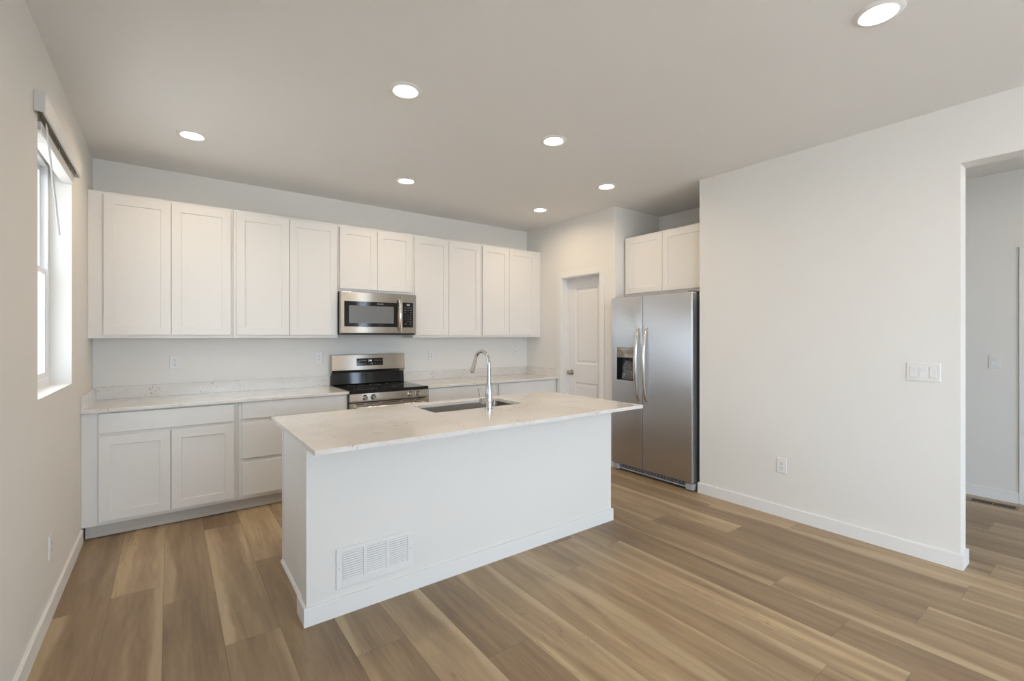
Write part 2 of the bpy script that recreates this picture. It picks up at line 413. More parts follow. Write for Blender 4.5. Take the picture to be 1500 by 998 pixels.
# ---- door_1: pantry door with casing
def casing(M, w, h, cw=0.066, ct=0.014):
    mb = MB(M)
    mb.box(-cw, 0, 0, ct, 0, h+cw, 0.002); mb.box(w, w+cw, 0, ct, 0, h+cw, 0.002); mb.box(0, w, 0, ct, h, h+cw, 0.002)
    return mb
def jamb(M, w, h, depth, stop):
    mb = MB(M); t = 0.012
    mb.box(0, t, -depth, 0, 0, h); mb.box(w-t, w, -depth, 0, 0, h); mb.box(t, w-t, -depth, 0, h-t, h)
    mb.box(t, t+0.011, -stop, -stop+0.010, 0, h-t); mb.box(w-t-0.011, w-t, -stop, -stop+0.010, 0, h-t); mb.box(t, w-t, -stop, -stop+0.010, h-t-0.011, h-t)
    return mb
def two_panel(M, x0, x1, y0, y1, z0, z1, st=0.115, mid=(0.832, 1.045), bot=0.22, top=0.115):
    mb = MB(M)
    mb.box(x0, x0+st, y0, y1, z0, z1); mb.box(x1-st, x1, y0, y1, z0, z1)
    mb.box(x0+st, x1-st, y0, y1, z0, z0+bot); mb.box(x0+st, x1-st, y0, y1, mid[0], mid[1]); mb.box(x0+st, x1-st, y0, y1, z1-top, z1)
    for a, b in ((z0+bot, mid[0]), (mid[1], z1-top)):
        mb.panel(x0+st, x1-st, y0, y1, a, b, [(0.014, -0.009), (0.012, 0.0), (0.022, 0.006)])
    return mb
Mp = FR((XP, PD[1], 0), (0, -1, 0), (-1, 0, 0)); dw = PD[1]-PD[0]; dh = PD[3]
d1 = struct('door_1', two_panel(Mp, 0.013, dw-0.013, -0.138, -0.100, 0.010, dh-0.014), M_DOORP)
struct('door_jamb', jamb(Mp, dw, dh, 0.114, 0.100), M_TRIM, d1)
struct('door_casing', casing(Mp, dw, dh), M_TRIM, d1)
k = MB(Mp)
k.M = Mp @ Matrix.Translation((0.076, -0.100, 0.942))
k.lathe([(0, 0.0), (0.030, 0.0), (0.032, 0.003), (0.028, 0.008), (0.013, 0.011), (0.011, 0.030), (0.018, 0.036), (0.026, 0.044), (0.0275, 0.054), (0.023, 0.063), (0.012, 0.067), (0, 0.068)], axis='Y')
struct('door_knob', k, M_NICKEL, d1)
for p in d1.children[-1].data.polygons: p.use_smooth = True

# ---- door_2: hall door, only its casing edge shows
D2 = (-5.10, -4.262, 0.0, 2.04)
Mh = FR((XH, D2[1], 0), (0, -1, 0), (-1, 0, 0))
d2 = struct('door_2', two_panel(Mh, 0.0, D2[1]-D2[0], 0.0, 0.006, 0.010, D2[3]), M_DOORP)
struct('door_casing', casing(Mh, D2[1]-D2[0], D2[3], 0.064, 0.016), M_TRIM, d2)
k = MB(Mh @ Matrix.Translation((0.76, 0.006, 0.94)))
k.lathe([(0, 0.0), (0.030, 0.0), (0.032, 0.003), (0.028, 0.008), (0.013, 0.011), (0.011, 0.030), (0.026, 0.044), (0.0275, 0.054), (0.012, 0.067), (0, 0.068)], axis='Y')
struct('door_knob', k, M_NICKEL, d2)

# ---- windows
def window(name, M, w, h, z0, depth, split=True, sash=0.045, gm=None):
    """M maps x along, y toward the room, z up; glass lies at -depth"""
    f = MB(M)
    f.box(0, sash, -depth-0.03, -depth+0.028, z0, z0+h); f.box(w-sash, w, -depth-0.03, -depth+0.028, z0, z0+h)
    f.box(sash, w-sash, -depth-0.03, -depth+0.028, z0, z0+sash); f.box(sash, w-sash, -depth-0.03, -depth+0.028, z0+h-sash, z0+h)
    fo = struct(name, f, M_VINYL)
    zm = z0+h/2
    s = MB(M); e = 0.032; zr = [(z0+sash, zm+0.016, 0.010), (zm-0.016, z0+h-sash, -0.012)] if split else [(z0+sash, z0+h-sash, 0.0)]
    for a, b, dy in zr:
        s.box(sash, sash+e, -depth+dy-0.011, -depth+dy+0.011, a, b); s.box(w-sash-e, w-sash, -depth+dy-0.011, -depth+dy+0.011, a, b)
        s.box(sash+e, w-sash-e, -depth+dy-0.011, -depth+dy+0.011, a, a+e); s.box(sash+e, w-sash-e, -depth+dy-0.011, -depth+dy+0.011, b-e, b)
    struct('sash', s, M_VINYL, fo)
    g = MB(M)
    for a, b, dy in zr: g.box(sash+e-0.004, w-sash-e+0.004, -depth+dy-0.002, -depth+dy+0.002, a+e-0.004, b-e+0.004)
    struct('window_glass', g, gm or M_GLASS, fo)
    return fo
window('window_1', FR((0, WIN1[0], 0), (0, 1, 0), (1, 0, 0)), WIN1[1]-WIN1[0], WIN1[3]-WIN1[2], WIN1[2], 0.125, gm=M_GLASS1)
window('window_2', FR((0, WIN2[0], 0), (0, 1, 0), (1, 0, 0)), WIN2[1]-WIN2[0], WIN2[3]-WIN2[2], WIN2[2], 0.125)
window('window_3', FR((RWIN[0], YR, 0), (1, 0, 0), (0, 1, 0)), RWIN[1]-RWIN[0], RWIN[3]-RWIN[2], RWIN[2], 0.125, False)
window('window_4', FR((RWIN2[0], YR, 0), (1, 0, 0), (0, 1, 0)), RWIN2[1]-RWIN2[0], RWIN2[3]-RWIN2[2], RWIN2[2], 0.125, False, 0.03)
gr = MB(); gr.box(-30, 30, -40, 30, -0.35, -0.25); struct('ground', gr, M_GROUND)

# ================================================================== upper cabinets
UY = -0.279; UZ0 = 1.3595; UZ1 = 2.4327
def shaker(M, x0, x1, z0, z1, y0=0.0, t=0.0195, fw=0.060):
    return MB(M).panel(x0, x1, y0, y0+t, z0, z1, [(fw, 0.0), (0.0025, -0.0075)], 0.0012)
def slab(M, x0, x1, z0, z1, y0=0.0, t=0.0195):
    return MB(M).panel(x0, x1, y0, y0+t, z0, z1, [(0.001, 0.0)], 0.0015)
def upper(x0, x1, z0, doors, label):
    r = thing('wall_cabinet', ((x0+x1)/2, -0.14, z0), label, 'cabinet', 'white wall cabinets above the back counter')
    mb = MB(); mb.box(x0+0.0008, x1-0.0008, UY, -0.001, z0, UZ1, 0.0006)
    build('carcass', mb, M_CAB, r)
    M = FR((0, UY, 0), (1, 0, 0), (0, -1, 0))
    for a, b in doors: build('door', shaker(M, a, b, z0+0.0245 if z0 < 1.5 else z0+0.027, 2.409), M_CAB, r)
    return r
upper(0.0, 0.903, UZ0, [(0.087, 0.4825), (0.4865, 0.882)], 'tall white two-door wall cabinet next to the window wall')
upper(0.903, 1.752, UZ0, [(0.923, 1.3285), (1.3325, 1.741)], 'tall white two-door wall cabinet directly left of the microwave')
upper(1.752, 2.510, 1.7990, [(1.766, 2.123), (2.127, 2.490)], 'short white two-door wall cabinet above the microwave')
upper(2.510, 3.353, UZ0, [(2.528, 2.926), (2.930, 3.337)], 'tall white two-door wall cabinet directly right of the microwave')
upper(3.353, XP-0.001, UZ0, [(3.369, 3.743), (3.747, 4.156)], 'tall white two-door wall cabinet in the corner beside the pantry wall')

# cabinet over the refrigerator
r = thing('refrigerator_cabinet', (4.70, -1.99, 1.793), 'white two-door wall cabinet mounted above the refrigerator in the alcove', 'cabinet')
FX = 4.393
build('carcass', MB().box(FX, 4.999, -2.483, -1.512, 1.793, 2.418, 0.0006), M_CAB, r)
M = FR((FX, 0, 0), (0, -1, 0), (-1, 0, 0))
build('door', shaker(M, 1.532, 1.986, 1.820, 2.402), M_CAB, r)
build('door', shaker(M, 1.990, 2.455, 1.820, 2.402), M_CAB, r)

# ================================================================== base cabinets
BY = -0.591; ZC0 = 0.861; ZC1 = 0.883
MBf = FR((0, BY, 0), (1, 0, 0), (0, -1, 0))
def base(x0, x1, label, doors=(), drawers=(), toe_x0=None):
    r = thing('base_cabinet', ((x0+x1)/2, -0.3, 0), label, 'cabinet', 'white base cabinets along the back wall')
    mb = MB(); mb.box(x0+0.0008, x1-0.0008, BY, -0.001, 0.092, ZC0-0.0005, 0.0006)
    build('carcass', mb, M_CAB, r)
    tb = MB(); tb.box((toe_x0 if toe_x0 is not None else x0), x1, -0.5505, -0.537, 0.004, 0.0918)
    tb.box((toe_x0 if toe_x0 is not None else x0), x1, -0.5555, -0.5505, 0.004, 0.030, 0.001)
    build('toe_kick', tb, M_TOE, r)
    for a, b, c, d in doors: build('door', shaker(MBf, a, b, c, d), M_CAB, r)
    for a, b, c, d in drawers: build('drawer_front', slab(MBf, a, b, c, d), M_CAB, r)
    return r
base(0.0, 0.905, 'white base cabinet with two doors under a drawer, beside the window wall',
     [(0.088, 0.4795, 0.117, 0.692), (0.4835, 0.876, 0.117, 0.692)], [(0.088, 0.876, 0.716, 0.849)], 0.016)
base(0.905, 1.747, 'white base cabinet of three stacked drawers, left of the stove', [],
     [(0.930, 1.726, 0.724, 0.858), (0.930, 1.726, 0.413, 0.692), (0.930, 1.726, 0.122, 0.381)])
base(2.511, 3.352, 'white base cabinet with a wide drawer, directly right of the stove',
     [(2.530, 2.9305, 0.117, 0.692), (2.9345, 3.331, 0.117, 0.692)], [(2.530, 3.331, 0.716, 0.853)])
base(3.352, XP-0.001, 'white base cabinet with a wide drawer, against the pantry wall',
     [(3.377, 3.763, 0.117, 0.692), (3.767, 4.153, 0.117, 0.692)], [(3.377, 4.153, 0.716, 0.853)])

# counters with splashes
CY = -0.630
r = thing('countertop', (0.87, -0.3, ZC0), 'speckled white quartz countertop with backsplash, left of the stove', 'countertop')
build('counter_slab', MB().box(0.0005, 1.748, CY, -0.0005, ZC0, ZC1, 0.0012), M_QUARTZ, r)
build('backsplash', MB().box(0.0215, 1.748, -0.0205, -0.0005, ZC1, 0.980, 0.001), M_QUARTZ, r)
build('side_splash', MB().box(0.0005, 0.0210, -0.628, -0.0005, ZC1, 0.980, 0.001), M_QUARTZ, r)
r = thing('countertop', (3.38, -0.3, ZC0), 'white quartz countertop with backsplash, right of the stove up to the pantry wall', 'countertop')
build('counter_slab', MB().box(2.510, XP-0.0005, CY, -0.0005, ZC0, ZC1, 0.0012), M_QUARTZ, r)
build('backsplash', MB().box(2.510, XP-0.0215, -0.0205, -0.0005, ZC1, 0.980, 0.001), M_QUARTZ, r)
build('side_splash', MB().box(XP-0.0210, XP-0.0005, -0.610, -0.0005, ZC1, 0.980, 0.001), M_QUARTZ, r)

# ================================================================== range
r = thing('stove', (2.13, -0.33, 0), 'freestanding stainless steel electric range with black glass cooktop', 'stove')
RX0, RX1 = 1.752, 2.506
build('oven_body', MB().box(RX0+0.003, RX1-0.003, -0.600, -0.022, 0.03, 0.858), M_BLACKM, r)
for x in (1.79, 2.46):
    for y in (-0.56, -0.08): build('levelling_foot', MB().cyl((x, y, 0.0), (x, y, 0.032), 0.016), M_BLACKM, r)
ck = MB(); ck.box(RX0-0.003, RX1+0.001, -0.650, -0.068, 0.860, 0.888, 0.003, 2); cko = build('cooktop', ck, M_BLACK, r)
rings = MB()
def ring(cx, cy, R, wd=0.0012):
    rings.lathe([(R-wd, 0.0), (R-wd, 0.0003), (R+wd, 0.0003), (R+wd, 0.0)], (cx, cy, 0.8881), seg=48)
for cx, cy, R in ((1.94, -0.50, 0.105), (1.94, -0.50, 0.07), (2.33, -0.50, 0.115), (1.94, -0.23, 0.075), (2.33, -0.23, 0.085), (2.135, -0.21, 0.05)): ring(cx, cy, R)
build('burner_marking', rings, plain('burner_print', (0.10, 0.10, 0.105), 0.3), cko)
pn = MB(); pn.prism([(-0.600, 0.858), (-0.640, 0.858), (-0.648, 0.800), (-0.648, 0.786), (-0.600, 0.786)], 'X', RX0, RX1)
pno = build('control_panel', pn, M_STEEL, r)
for x in (1.885, 1.962, 2.322, 2.399):
    kb = MB(FR((x, -0.645, 0.823), (1, 0, 0), (0, -1, 0)))
    kb.lathe([(0, 0.0), (0.0235, 0.0), (0.0245, 0.004), (0.0215, 0.008), (0.0205, 0.024), (0.018, 0.028), (0, 0.029)], axis='Y', seg=32)
    kb.box(-0.0035, 0.0035, 0.026, 0.034, -0.018, 0.018, 0.001)
    build('knob', kb, M_HANDLE, r, smooth=35)
dr = MB(); dr.panel(0, 0, 0, 0, 0, 0, []) if False else None
Mr = FR((0, -0.602, 0), (1, 0, 0), (0, -1, 0))
dr = MB(Mr).panel(RX0, RX1, 0.0, 0.044, 0.190, 0.776, [(0.075, 0.0), (0.002, -0.003)], 0.003)
od = build('oven_door', dr, M_STEEL, r)
build('door_window', MB(Mr).box(RX0+0.080, RX1-0.080, 0.040, 0.0425, 0.275, 0.690), M_BLACK, od)
vs = MB(Mr)
for a, b in ((1.80, 1.88), (1.90, 2.02), (2.04, 2.22), (2.24, 2.36), (2.38, 2.46)): vs.box(a, b, 0.0435, 0.0446, 0.7615, 0.7680)
build('vent_slot', vs, M_SLOT, od)
hd = MB(Mr); pts = [(RX0+0.05, 0.040, 0.735), (RX0+0.05, 0.082, 0.738), (RX0+0.075, 0.094, 0.738), (RX1-0.075, 0.094, 0.738), (RX1-0.05, 0.082, 0.738), (RX1-0.05, 0.040, 0.735)]
hd.sweep(pts, 0.011, 0.011, (0, 0, 1)); build('door_handle', hd, M_HANDLE, od, smooth=50)
build('drawer_front', MB(Mr).panel(RX0, RX1, 0.0, 0.040, 0.055, 0.184, [(0.002, 0.0)], 0.003), M_STEEL, r)
bgk = MB(); bgk.prism([(-0.022, 0.858), (-0.066, 0.8885), (-0.078, 0.895), (-0.066, 1.006), (-0.022, 1.006)], 'X', RX0+0.004, RX1-0.004)
build('backguard_base', bgk, M_BLACK, r)
bgs = MB(); bgs.prism([(-0.022, 1.006), (-0.070, 1.006), (-0.093, 1.034), (-0.078, 1.184), (-0.072, 1.188), (-0.022, 1.188)], 'X', RX0, RX1)
bo = build('backguard', bgs, M_STEEL, r)
tilt = math.atan2(0.015, 0.150)
Mb = FR((2.128, -0.0865, 1.110), (1, 0, 0), (0, -1, 0)) @ Matrix.Rotation(tilt, 4, 'X')
build('display', MB(Mb).box(-0.136, 0.136, -0.001, 0.0022, -0.036, 0.038, 0.0008), M_BLACK, bo)
mk = MB(Mb)
mk.text('3:18', 0.020, 0.0, 0.0022, 0.014)
build('clock_digits', mk, M_DIGIT, bo)
for i, tx in enumerate(('BAKE', 'BROIL', 'ROAST')): build('key_mark', MB(Mb).text(tx, 0.0075, -0.104+i*0.027, 0.0022, 0.014), M_MARK, bo)
for i, tx in enumerate(('WARM', 'CLEAN', 'LOCK')): build('key_mark', MB(Mb).text(tx, 0.0075, -0.104+i*0.027, 0.0022, -0.018), M_MARK, bo)
for i, tx in enumerate(('+', '-', 'SET')): build('key_mark', MB(Mb).text(tx, 0.010, -0.016+i*0.018, 0.0022, -0.018), M_MARK, bo)
for i, tx in enumerate(('TIMER', 'START', 'OFF')): build('key_mark', MB(Mb).text(tx, 0.0085, 0.058+i*0.028, 0.0022, 0.014), M_MARK, bo)
for i, tx in enumerate(('0', '1', '2')): build('key_mark', MB(Mb).text(tx, 0.010, 0.058+i*0.024, 0.0022, -0.018), M_MARK, bo)

# ================================================================== microwave
r = thing('microwave', (2.13, -0.19, 1.395), 'stainless over-the-range microwave with black window, mounted above the stove', 'microwave')
build('case', MB().box(RX0+0.002, RX1-0.003, -0.340, -0.002, 1.398, 1.797, 0.002), M_BLACKM, r)
Mm = FR((0, -0.341, 0), (1, 0, 0), (0, -1, 0))
mw = MB(Mm); mw.box(RX0-0.004, 2.341, 0.0, 0.040, 1.402, 1.792, 0.004, 2); mdo = build('microwave_door', mw, M_STEEL, r)
build('door_glass', MB(Mm).box(1.781, 2.300, 0.037, 0.0412, 1.464, 1.704, 0.0008), M_BLACK, mdo)
build('window_screen', MB(Mm).box(1.824, 2.262, 0.0405, 0.0416, 1.498, 1.664), M_MESH, mdo)
build('brand_lettering', MB(Mm).text('FRIGIDAIRE', 0.0125, 2.124, 0.0413, 1.686), M_MARK, mdo)
hp = []
for i in range(17):
    a = i/16; z = 1.425+a*0.318; y = 0.040+0.048*math.sin(PI*a)**0.6
    hp.append((2.318, y, z))
build('handle', MB(Mm).sweep(hp, 0.0135, 0.0065, (1, 0, 0), 14), M_HANDLE, mdo, smooth=50)
cp = build('control_panel', MB(Mm).box(2.345, RX1-0.002, 0.0, 0.038, 1.402, 1.792, 0.004, 2), M_STEEL, r)
build('keypad', MB(Mm).box(2.356, 2.470, 0.036, 0.0392, 1.462, 1.712, 0.0008), M_BLACK, cp)
build('clock_digits', MB(Mm).text('3:18', 0.018, 2.415, 0.0393, 1.688), M_DIGIT, cp)
rows = [('TIME', 'COOK', 'HOLD'), ('AUTO', 'KEEP', 'WARM'), ('DEF', '', 'SOFT'), ('1', '2', '3'), ('4', '5', '6'), ('7', '8', '9'), ('', '0', 'ADD'), ('STOP', '', 'GO')]
for j, rw in enumerate(rows):
    for i, tx in enumerate(rw):
        if tx: build('key_mark', MB(Mm).text(tx, 0.0105 if len(tx) == 1 else 0.0075, 2.387+i*0.028, 0.0393, 1.660-j*0.0235), M_MARK, cp)
bt = MB(); bt.box(RX0+0.006, RX1-0.006, -0.372, -0.02, 1.386, 1.398, 0.002)
build('bottom_vent', bt, M_BLACKM, r)

# ================================================================== refrigerator
r = thing('refrigerator', (4.55, -1.987, 0), 'stainless steel side-by-side refrigerator with in-door dispenser', 'refrigerator')
FD = 4.158; Mf = FR((4.233, 0, 0), (0, -1, 0), (-1, 0, 0)); FT = 0.075     # x = -y, outward toward the room
build('cabinet_body', MB().box(4.246, 4.930, -2.436, -1.540, 0.035, 1.748, 0.004), M_FSIDE, r)
build('door_gasket', MB().box(4.2335, 4.246, -2.430, -1.546, 0.09, 1.74), M_BLACKM, r)
def door_with_hole(M, x0, x1, y0, y1, z0, z1, hole, depth):
    b = bmesh.new(); bmesh.ops.create_cube(b, size=1)
    for v in b.verts: v.co = Vector(((x0+x1)/2+v.co.x*(x1-x0), (y0+y1)/2+v.co.y*(y1-y0), (z0+z1)/2+v.co.z*(z1-z0)))
    fe = [e for e in b.edges if all(v.co.y > (y0+y1)/2 for v in e.verts)]
    bmesh.ops.bevel(b, geom=fe, offset=0.006, segments=3, affect='EDGES', profile=0.5)
    hx0, hx1, hz0, hz1 = hole
    for co, no in (((hx0, 0, 0), (1, 0, 0)), ((hx1, 0, 0), (1, 0, 0)), ((0, 0, hz0), (0, 0, 1)), ((0, 0, hz1), (0, 0, 1))):
        bmesh.ops.bisect_plane(b, geom=b.verts[:]+b.edges[:]+b.faces[:], plane_co=co, plane_no=no)
    b.normal_update()
    ff = [f for f in b.faces if f.normal.y > 0.9 and hx0 < f.calc_center_median().x < hx1 and hz0 < f.calc_center_median().z < hz1]
    ex = bmesh.ops.extrude_face_region(b, geom=ff)
    bmesh.ops.delete(b, geom=ff, context='FACES')
    bmesh.ops.translate(b, vec=(0, -depth, 0), verts=[g for g in ex['geom'] if isinstance(g, bmesh.types.BMVert)])
    m = MB(M); m._merge(b); return m
DH = (1.588, 1.822, 0.922, 1.266)
m = door_with_hole(Mf, 1.530, 1.9110, 0.0, FT, 0.078, 1.766, DH, 0.066)
fdl = build('freezer_door', m, M_FRIDGE, r, smooth=40)
m = MB(Mf); b = bmesh.new(); bmesh.ops.create_cube(b, size=1)
for v in b.verts: v.co = Vector((2.18325+v.co.x*0.5255, FT/2+v.co.y*FT, 0.922+v.co.z*1.688))
bmesh.ops.bevel(b, geom=[e for e in b.edges if all(v.co.y > FT/2 for v in e.verts)], offset=0.006, segments=3, affect='EDGES', profile=0.5)
m._merge(b)
fdr = build('fridge_door', m, M_FRIDGE, r, smooth=40)
# edge caps down the door sides
build('door_edge', MB(Mf).box(2.4462, 2.4472, 0.004, FT-0.012, 0.085, 1.760), M_EDGE, fdr, label='bright side edge of the right door')
dp = MB(Mf)
dp.box(DH[0], DH[0]+0.006, 0.010, FT+0.002, DH[2], DH[3], 0.001); dp.box(DH[1]-0.006, DH[1], 0.010, FT+0.002, DH[2], DH[3], 0.001)
dp.box(DH[0], DH[1], 0.010, FT+0.002, DH[2], DH[2]+0.007, 0.001); dp.box(DH[0], DH[1], 0.010, FT+0.002, DH[3]-0.005, DH[3], 0.001)
build('dispenser_trim', dp, M_EDGE, fdl)
build('dispenser_panel', MB(Mf).box(DH[0]+0.006, DH[1]-0.006, 0.012, FT-0.001, 1.158, DH[3]-0.005, 0.003, 2), M_STEEL, fdl)
build('brand_lettering', MB(Mf).text('FRIGIDAIRE', 0.011, 1.705, FT-0.0008, 1.226), M_DARKMARK, fdl)
cv = MB(Mf); cv.box(DH[0]+0.006, DH[1]-0.006, 0.0095, 0.0115, DH[2]+0.007, 1.158)
cv.box(DH[0]+0.006, DH[0]+0.008, 0.0115, FT-0.010, DH[2]+0.007, 1.158); cv.box(DH[1]-0.008, DH[1]-0.006, 0.0115, FT-0.010, DH[2]+0.007, 1.158)
cv.box(DH[0]+0.008, DH[1]-0.008, 0.0115, FT-0.010, DH[2]+0.007, DH[2]+0.012)
build('dispenser_cavity', cv, M_BLACKM, fdl)
pd = MB(Mf); pd.box(1.640, 1.680, 0.018, 0.024, 1.035, 1.150, 0.002); pd.box(1.725, 1.765, 0.018, 0.024, 1.035, 1.150, 0.002)
pd.cyl((1.66, 0.035, 1.158), (1.66, 0.035, 1.135), 0.010); pd.cyl((1.745, 0.035, 1.158), (1.745, 0.035, 1.135), 0.018)
build('dispenser_paddle', pd, M_BLACKM, fdl)
for x, par in ((1.871, fdl), (1.964, fdr)):
    hp = []; n = 25
    for i in range(n):
        a = i/(n-1); z = 0.745+a*0.705
        hp.append((x, FT-0.004+0.062*math.sin(PI*a)**0.55, z))
    ra = [0.0150+0.0060*math.sin(PI*i/(n-1)) for i in range(n)]
    build('handle', MB(Mf).sweep(hp, ra, 0.0105, (1, 0, 0), 16), M_HANDLE, par, smooth=50)
gl = MB(); gl.box(4.205, 4.232, -2.366, -1.606, 0.028, 0.074)
gv = build('toe_grille', gl, M_BLACKM, r)
bars = MB()
bars.box(4.190, 4.2045, -2.366, -1.606, 0.020, 0.034, 0.002)
for z in (0.044, 0.055, 0.066): bars.box(4.201, 4.2045, -2.360, -1.612, z-0.0016, z+0.0016)
for i in range(20): y = -1.63-i*0.038; bars.box(4.201, 4.2045, y-0.0015, y+0.0015, 0.036, 0.072)
build('grille_bars', bars, M_GREYPL, gv)
for a, b in ((-1.606, -1.532), (-2.444, -2.370)):
    build('foot_cover', MB().box(4.172, 4.240, a, b, 0.010, 0.066, 0.006, 2), M_GREYPL, r)
for y in (-1.57, -2.41):
    for x in (4.21, 4.86): build('roller_foot', MB().cyl((x, y, 0.0), (x, y, 0.04), 0.020), M_BLACKM, r)
build('top_hinge', MB().box(4.180, 4.290, -2.440, -2.395, 1.7665, 1.780, 0.003), plain('hinge_brown', (0.20, 0.15, 0.12), 0.5), r)

# crumpled clear bag left in the dispenser recess
rb = random.Random(9); bm = bmesh.new(); nx, nz = 14, 18; gv = {}
for i in range(nx+1):
    for j in range(nz+1):
        a = i/nx; c = j/nz; wd = 0.5+0.5*(1-c)**0.7
        x = 1.712+(a-0.5)*0.165*wd+0.004*math.sin(c*9)
        y = 0.034+0.014*math.sin(a*17+c*5)*math.sin(c*6+1)+rb.uniform(-.004, .004)
        y = max(0.027, y)
        gv[i, j] = bm.verts.new((x, y, 0.936+c*0.190+rb.uniform(-.002, .002)))
for i in range(nx):
    for j in range(nz): bm.faces.new((gv[i, j], gv[i+1, j], gv[i+1, j+1], gv[i, j+1]))
bmesh.ops.solidify(bm, geom=bm.faces[:], thickness=0.0015)
m = MB(Mf); m._merge(bm)
solo('plastic_bag', m, M_BAG, (4.199, -1.712, 0.936), 'crumpled clear plastic bag standing in the refrigerator dispenser recess', 'bag')

# ================================================================== island
r = thing('kitchen_island', (2.06, -2.10, 0), 'long white kitchen island base with baseboard, in the middle of the room', 'island')
KX0, KX1, KY0, KY1 = 0.993, 3.128, -2.430, -2.330
build('knee_wall', MB().box(KX0, KX1, KY0, KY1, 0.0, ZC0-0.0005, 0.0015), M_WALL, r)
bb = MB(); P = [(0, 0), (-0.0125, 0), (-0.0125, BH-0.003), (-0.0095, BH), (0, BH)]
bb.prism([(KY0+a, z) for a, z in P], 'X', KX0-0.0125, KX1+0.0125)
bb.prism([(KX0+a, z) for a, z in P], 'Y', KY0, -2.290); bb.prism([(KX1-a, z) for a, z in P], 'Y', KY0, -2.330)
build('baseboard', bb, M_TRIM, r)
ca = MB()
SX0, SX1, IY1 = 1.028, 3.100, -1.675
ca.box(SX0, SX0+0.018, KY1+0.0005, IY1, 0.0, ZC0-0.0005); ca.box(SX1-0.018, SX1, KY1+0.0005, IY1, 0.0, ZC0-0.0005)
ca.box(SX0+0.018, SX1-0.018, KY1+0.0005, IY1-0.02, 0.092, 0.11)
ca.box(SX0+0.018, SX1-0.018, KY1+0.0005, KY1+0.012, 0.11, ZC0-0.0005)
for x in (1.80, 2.61): ca.box(x-0.009, x+0.009, KY1+0.012, IY1-0.02, 0.11, ZC0-0.0005)
ca.box(SX0+0.018, SX1-0.018, IY1-0.02, IY1, 0.092, 0.12); ca.box(SX0+0.018, 1.80, IY1-0.02, IY1, 0.83, ZC0-0.0005); ca.box(2.61, SX1-0.018, IY1-0.02, IY1, 0.83, ZC0-0.0005)
ca.box(1.80, 2.61, IY1-0.02, IY1, 0.80, ZC0-0.0005)
for x in (SX0+0.018, 1.78, 2.59, SX1-0.058): ca.box(x, x+0.04, IY1-0.02, IY1, 0.12, 0.83)
build('island_cabinets', ca, M_CAB, r)
sp = MB(); sp.box(SX0-0.004, SX0, IY1-0.026, IY1, 0.0, ZC0-0.001); sp.box(SX0-0.003, SX0, IY1-0.10, IY1-0.026, 0.0, 0.0001) if False else None
build('scribe_strip', sp, M_TRIM, r)
sh = MB(); sh.prism([(SX0, 0), (SX0-0.013, 0), (SX0-0.012, 0.010), (SX0-0.007, 0.018), (SX0, 0.020)], 'Y', -2.290, IY1)
build('shoe_moulding', sh, M_TRIM, r)
Mi = FR((0, IY1, 0), (1, 0, 0), (0, 1, 0))
for a, b in ((1.04, 1.405), (1.409, 1.785), (1.805, 2.200), (2.204, 2.600), (2.62, 3.09)): build('door', shaker(Mi, a, b, 0.117, 0.692), M_CAB, r)
for a, b in ((1.04, 1.785), (1.805, 2.600), (2.62, 3.09)): build('drawer_front', slab(Mi, a, b, 0.716, 0.849), M_CAB, r)
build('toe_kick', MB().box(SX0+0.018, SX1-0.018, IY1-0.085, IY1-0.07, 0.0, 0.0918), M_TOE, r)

# island slab with rounded sink cut-out
SK = (1.842, 2.560, -2.093, -1.735)
def rrect(x0, x1, y0, y1, rad, n=6):
    out = []
    for cx, cy, a0 in ((x1-rad, y1-rad, 0), (x0+rad, y1-rad, PI/2), (x0+rad, y0+rad, PI), (x1-rad, y0+rad, 1.5*PI)):
        for i in range(n+1):
            a = a0+i/n*PI/2; out.append((cx+rad*math.cos(a), cy+rad*math.sin(a)))
    return out
def plate_with_hole(outer, inner, z0, z1):
    b = bmesh.new(); ed = []
    for loop in (outer, inner):
        vs = [b.verts.new((x, y, z1)) for x, y in loop]
        for i in range(len(vs)): ed.append(b.edges.new((vs[i], vs[(i+1) % len(vs)])))
    bmesh.ops.triangle_fill(b, edges=ed, use_beauty=True)
    ex = bmesh.ops.extrude_face_region(b, geom=b.faces[:])
    bmesh.ops.translate(b, vec=(0, 0, z0-z1), verts=[g for g in ex['geom'] if isinstance(g, bmesh.types.BMVert)])
    return b
IS = (0.973, 3.192, -2.672, -1.630)
m = MB(); b = plate_with_hole([(IS[0], IS[2]), (IS[1], IS[2]), (IS[1], IS[3]), (IS[0], IS[3])], rrect(*SK, 0.022), ZC0, ZC1)
b.normal_update()
be = [e for e in b.edges if len(e.link_faces) == 2 and e.calc_face_angle(0) > 0.5 and all(v.co.z > ZC1-0.001 for v in e.verts)]
bmesh.ops.bevel(b, geom=be, offset=0.0012, segments=1, affect='EDGES')
m._merge(b)
it = solo('island_countertop', m, M_QUARTZ, (2.08, -2.15, ZC0), 'long polished white quartz island top overhanging the white base', 'countertop')
# small dark stamp printed beside the sink cut-out
st = MB(); rs = random.Random(3)
for i in range(9):
    x = 1.985+i*0.0052; st.box(x, x+0.0026, -2.118-rs.uniform(0.0, .010), -2.106, ZC1, ZC1+0.0002)
st.box(1.990, 2.020, -2.112, -2.110, ZC1, ZC1+0.0002)
build('stamped_mark', st, M_DARKMARK, it, label='small dark stamped mark at the sink rim')

